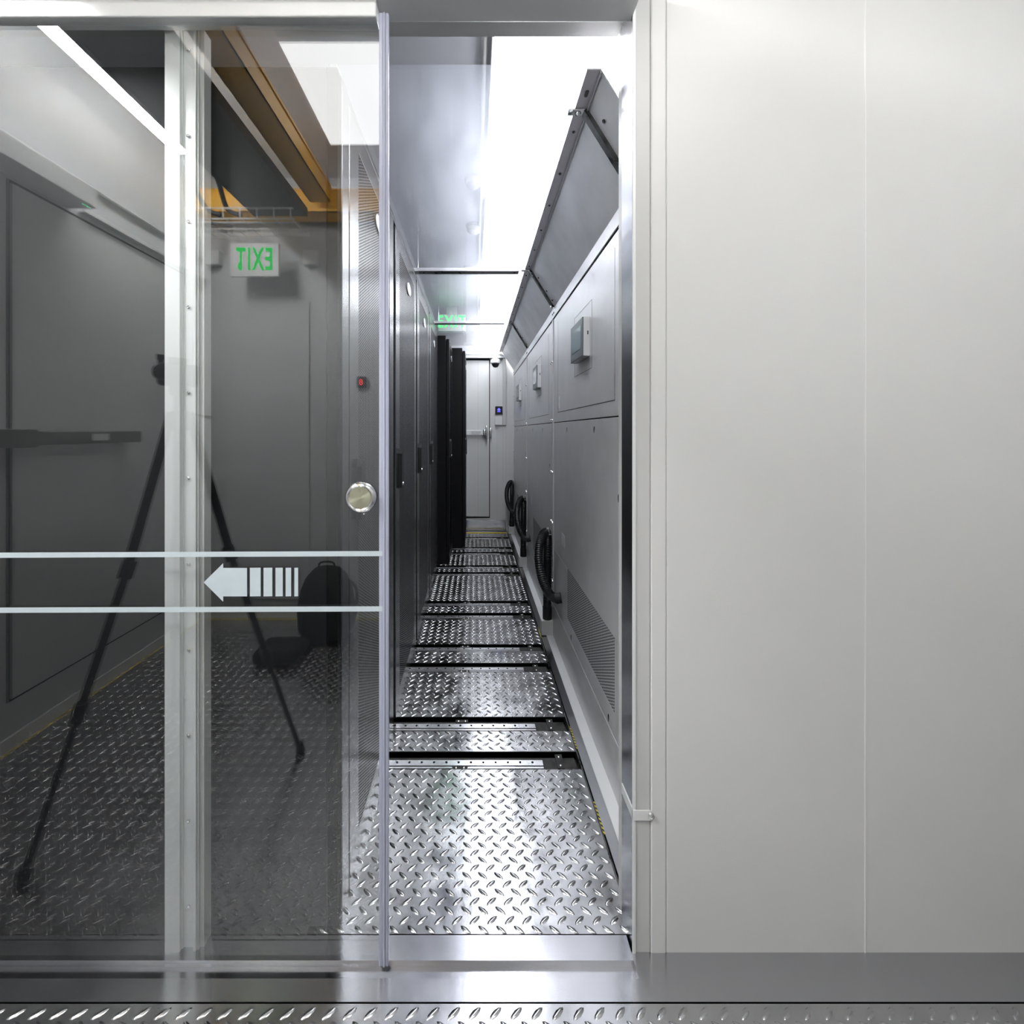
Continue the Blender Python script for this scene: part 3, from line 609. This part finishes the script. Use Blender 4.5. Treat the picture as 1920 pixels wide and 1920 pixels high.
# backpack and flat bag on the floor
x, y, _ = R(612, 0, 2.42)
t = thing('backpack', 'black backpack standing on the floor, mirrored low in the glass', 'backpack', (x, y, 0.0))
bp = MB(); seg = 14
prof = [(0.0, 0.13, 0.09), (0.05, 0.155, 0.11), (0.16, 0.16, 0.115), (0.26, 0.145, 0.10), (0.34, 0.115, 0.085), (0.385, 0.075, 0.055), (0.40, 0.03, 0.02)]
rings = [[bp.bm.verts.new((x+rx*math.copysign(abs(math.cos(a))**0.7, math.cos(a)), y+ry*math.copysign(abs(math.sin(a))**0.7, math.sin(a)), 0.004+h)) for a in [2*math.pi*k/22 for k in range(22)]] for h, rx, ry in prof]
for i in range(len(rings)-1):
    for k in range(22): bp.bm.faces.new((rings[i][k], rings[i][(k+1)%22], rings[i+1][(k+1)%22], rings[i+1][k]))
bp.bm.faces.new(rings[0][::-1]); bp.bm.faces.new(rings[-1]); bp.build('bag_body', 'cloth', t, True)
MB().box(x-0.10, x+0.10, y+0.095, y+0.135, 0.03, 0.20, 0.018, 3).build('front_pocket', 'cloth', t)
MB().tube(smoothpath([(x-0.05, y, 0.385), (x-0.035, y, 0.425), (x+0.035, y, 0.425), (x+0.05, y, 0.385)], 6), 0.006, 8).build('top_loop', 'rubber', t, True)
MB().tube(smoothpath([(x+0.10, y-0.02, 0.33), (x+0.165, y-0.02, 0.27), (x+0.17, y-0.01, 0.15), (x+0.15, y, 0.05)], 6), 0.009, 8).build('shoulder_strap', 'rubber', t, True)
fb = MB().box(R(490, 0, 2.2)[0], R(572, 0, 2.2)[0], 2*GY-2.27, 2*GY-2.08, 0.004, 0.075, 0.03, 4)
lone(fb, 'equipment_bag', 'cloth', 'flat black bag lying beside the backpack, mirrored in the glass', 'bag')
# exit sign of the entrance room
D = 2.5; x0, x1 = R(430, 0, D)[0], R(522, 0, D)[0]; z0, z1 = R(0, 518, D)[2], R(0, 455, D)[2]; yy = 2*GY-D
t = thing('exit_sign', 'exit sign reading backwards, mirrored in the dark glass', 'exit sign', ((x0+x1)/2, yy, z0))
MB().box(x0, x1, yy-0.02, yy, z0, z1, 0.004).build('housing', 'alu', t)
MB().box((x0+x1)/2-0.03, (x0+x1)/2+0.03, YB, yy-0.02, z0+0.06, z1-0.06).build('wall_arm', 'alu', t)
text_mesh('EXIT', 0.135, 0.004, 'letters', 'green', t, Matrix.Translation((0.0, 0.003, (z1-z0)/2+0.005)) @ Matrix.Rotation(math.pi, 4, 'Z') @ Matrix.Rotation(math.pi/2, 4, 'X') @ Matrix.Diagonal((0.50, 1, 1, 1)))
zc = (z0+z1)/2-0.02
MB().prism([(x0+0.045, yy+0.0005, zc-0.02), (x0+0.062, yy+0.0005, zc+0.012), (x0+0.062, yy+0.0005, zc-0.05)], (0, 0.002, 0)).build('arrow', 'green', t)
# junction boxes, temperature display
for px, l in ((400, 'left'), (582, 'right')):
    x, y, z = R(px, 484, 2.63); lone(MB().box(x-0.045, x+0.045, YB, YB+0.04, z-0.045, z+0.045, 0.004), 'junction_box', 'alu', f'small grey wall box {l} of the mirrored exit sign', 'junction box', 'wall boxes beside the mirrored exit sign')
x, y, z = R(676, 716, 2.62)
t = thing('wall_display', 'small black wall display with a red digit, mirrored in the glass', 'display', (x, YB+0.015, z-0.03))
MB().box(x-0.03, x+0.03, YB, YB+0.022, z-0.035, z+0.035, 0.003).build('housing', 'rubber', t)
text_mesh('8', 0.038, 0.002, 'digit', 'red', t, Matrix.Translation((0, 0.0085, 0.03)) @ Matrix.Rotation(math.pi, 4, 'Z') @ Matrix.Rotation(math.pi/2, 4, 'X'))
# overhead raceway, ladder and mesh tray
def raceway(x0, x1, y0, y1, z, name, label, along, h=0.10):
    t = thing(name, label, 'cable raceway', ((x0+x1)/2, (y0+y1)/2, z), 'yellow cable raceways under the entrance ceiling')
    m = MB().box(x0, x1, y0, y1, z, z+0.006)
    if along == 'x': m.box(x0, x1, y0, y0+0.006, z, z+h).box(x0, x1, y1-0.006, y1, z, z+h).box(x0, x1, y0-0.004, y0, z+h-0.012, z+h).box(x0, x1, y1, y1+0.006, z+h-0.012, z+h)
    else: m.box(x0, x0+0.006, y0, y1, z, z+h).box(x1-0.006, x1, y0, y1, z, z+h).box(x1, x1+0.006, y0, y1, z+h-0.012, z+h)
    m.build('trough', 'orange', t)
    n = 3
    for i in range(n):
        f = (i+0.5)/n
        if along == 'x': xx = x0+(x1-x0)*f; MB().cyl((xx, y0-0.01, z+h), (xx, y0-0.01, ZV), 0.005, 8).build('hanger_rod', 'zinc', t)
        else: yy = y0+(y1-y0)*f; MB().cyl((x0-0.01, yy, z+h), (x0-0.01, yy, ZV), 0.005, 8).build('hanger_rod', 'zinc', t)
raceway(-1.70, -0.2, -0.78, -0.66, R(0, 405, 2.55)[2], 'cable_raceway', 'yellow cable raceway running across the wall, mirrored in the glass', 'x', 0.14)
raceway(-0.98, -0.86, -0.62, 0.85, 2.56, 'cable_raceway', 'yellow cable raceway running towards the glass, mirrored at its top', 'y')
t = thing('cable_ladder', 'black overhead cable ladder loaded with dark cables, mirrored in the glass', 'cable ladder', (-1.15, 0.0, 2.48))
MB().box(-1.30, -1.02, -0.63, 0.85, 2.482, 2.486).build('base_sheet', 'rubber', t)
for xx in (-1.32, -1.02): MB().box(xx, xx+0.02, -0.63, 0.85, 2.48, 2.53).build('side_rail', 'rubber', t)
for i in range(9): MB().box(-1.30, -1.02, -0.60+i*0.17, -0.575+i*0.17, 2.486, 2.50).build('rung', 'rubber', t)
for i in range(5):
    xx = -1.265+i*0.052
    lone(MB().tube([(xx+0.004*math.sin(k*1.3+i), -0.60+k*0.145, 2.516+0.002*math.sin(k+i)) for k in range(11)], 0.014, 8), 'power_cable', 'hose',
         'black cable in the overhead ladder, ' + ['against its outer rail', 'next to the outermost cable', 'in the middle of the ladder', 'next to the innermost cable', 'against its inner rail beside the yellow raceway'][i], 'cable', 'black cables in the overhead ladder', True)
for i in range(2):
    lone(MB().tube(smoothpath([(-1.62+i*0.16, -0.45, 2.81), (-1.62+i*0.16, -0.45, 2.72), (-1.60+i*0.15, -0.50, 2.60), (-1.57+i*0.12, -0.58, 2.50), (-1.50+i*0.12, -0.60, 2.47)], 8), 0.014, 8), 'power_cable', 'hose', ['thick black cable dropping from the ceiling beside the yellow raceway, outer one', 'thick black cable dropping from the ceiling beside the yellow raceway, inner one'][i], 'cable', None, True)
t = thing('wire_tray', 'bright wire mesh tray below the yellow raceway, mirrored in the glass', 'cable tray', (-1.3, -0.6, 2.40))
wt = MB()
for (yy, zz) in ((-0.70, 2.40), (-0.62, 2.40), (-0.54, 2.40), (-0.50, 2.40), (-0.72, 2.45), (-0.48, 2.45), (-0.72, 2.42)): wt.cyl((-1.72, yy, zz), (-1.02, yy, zz), 0.004, 6)
wt.build('long_wire', 'white', t, True)
wt = MB()
for i in range(8):
    xx = -1.70+i*0.095; wt.cyl((xx, -0.72, 2.40), (xx, -0.48, 2.40), 0.0025, 6).cyl((xx, -0.72, 2.40), (xx, -0.72, 2.455), 0.0035, 6).cyl((xx, -0.48, 2.40), (xx, -0.48, 2.455), 0.0035, 6)
wt.build('cross_wire', 'white', t, True)
t = thing('fill_light', 'unseen tube light added to brighten the left wall of the entrance room', 'ceiling light', (-1.56, 0.075, 2.66))  # out of view, put in to brighten the upper left wall
MB().box(-1.59, -1.53, -0.36, 0.51, 2.705, 2.735, 0.004).build('housing', 'white', t)
MB().box(-1.592, -1.528, -0.35, 0.50, 2.665, 2.7045, 0.012, 3).build('tube', 'lightB', t)
for yy in (-0.25, 0.40): MB().cyl((-1.56, yy, 2.735), (-1.56, yy, ZV), 0.004, 8).build('rod', 'zinc', t)
for (x0, x1, y0, y1, l) in ((-0.80, -0.20, -0.45, 0.15, 'square ceiling light above the tripod side of the entrance room'), (0.45, 1.05, -0.45, 0.15, 'square ceiling light in front of the white partition')):
    t = thing('ceiling_light', l, 'ceiling light', ((x0+x1)/2, (y0+y1)/2, ZV-0.03))
    MB().box(x0-0.01, x1+0.01, y0-0.01, y1+0.01, ZV-0.03, ZV-0.001, 0.002).build('frame', 'white', t)
    MB().box(x0, x1, y0, y1, ZV-0.034, ZV-0.0295).build('diffuser', 'lightL' if x0 < 0 else 'lightR', t)
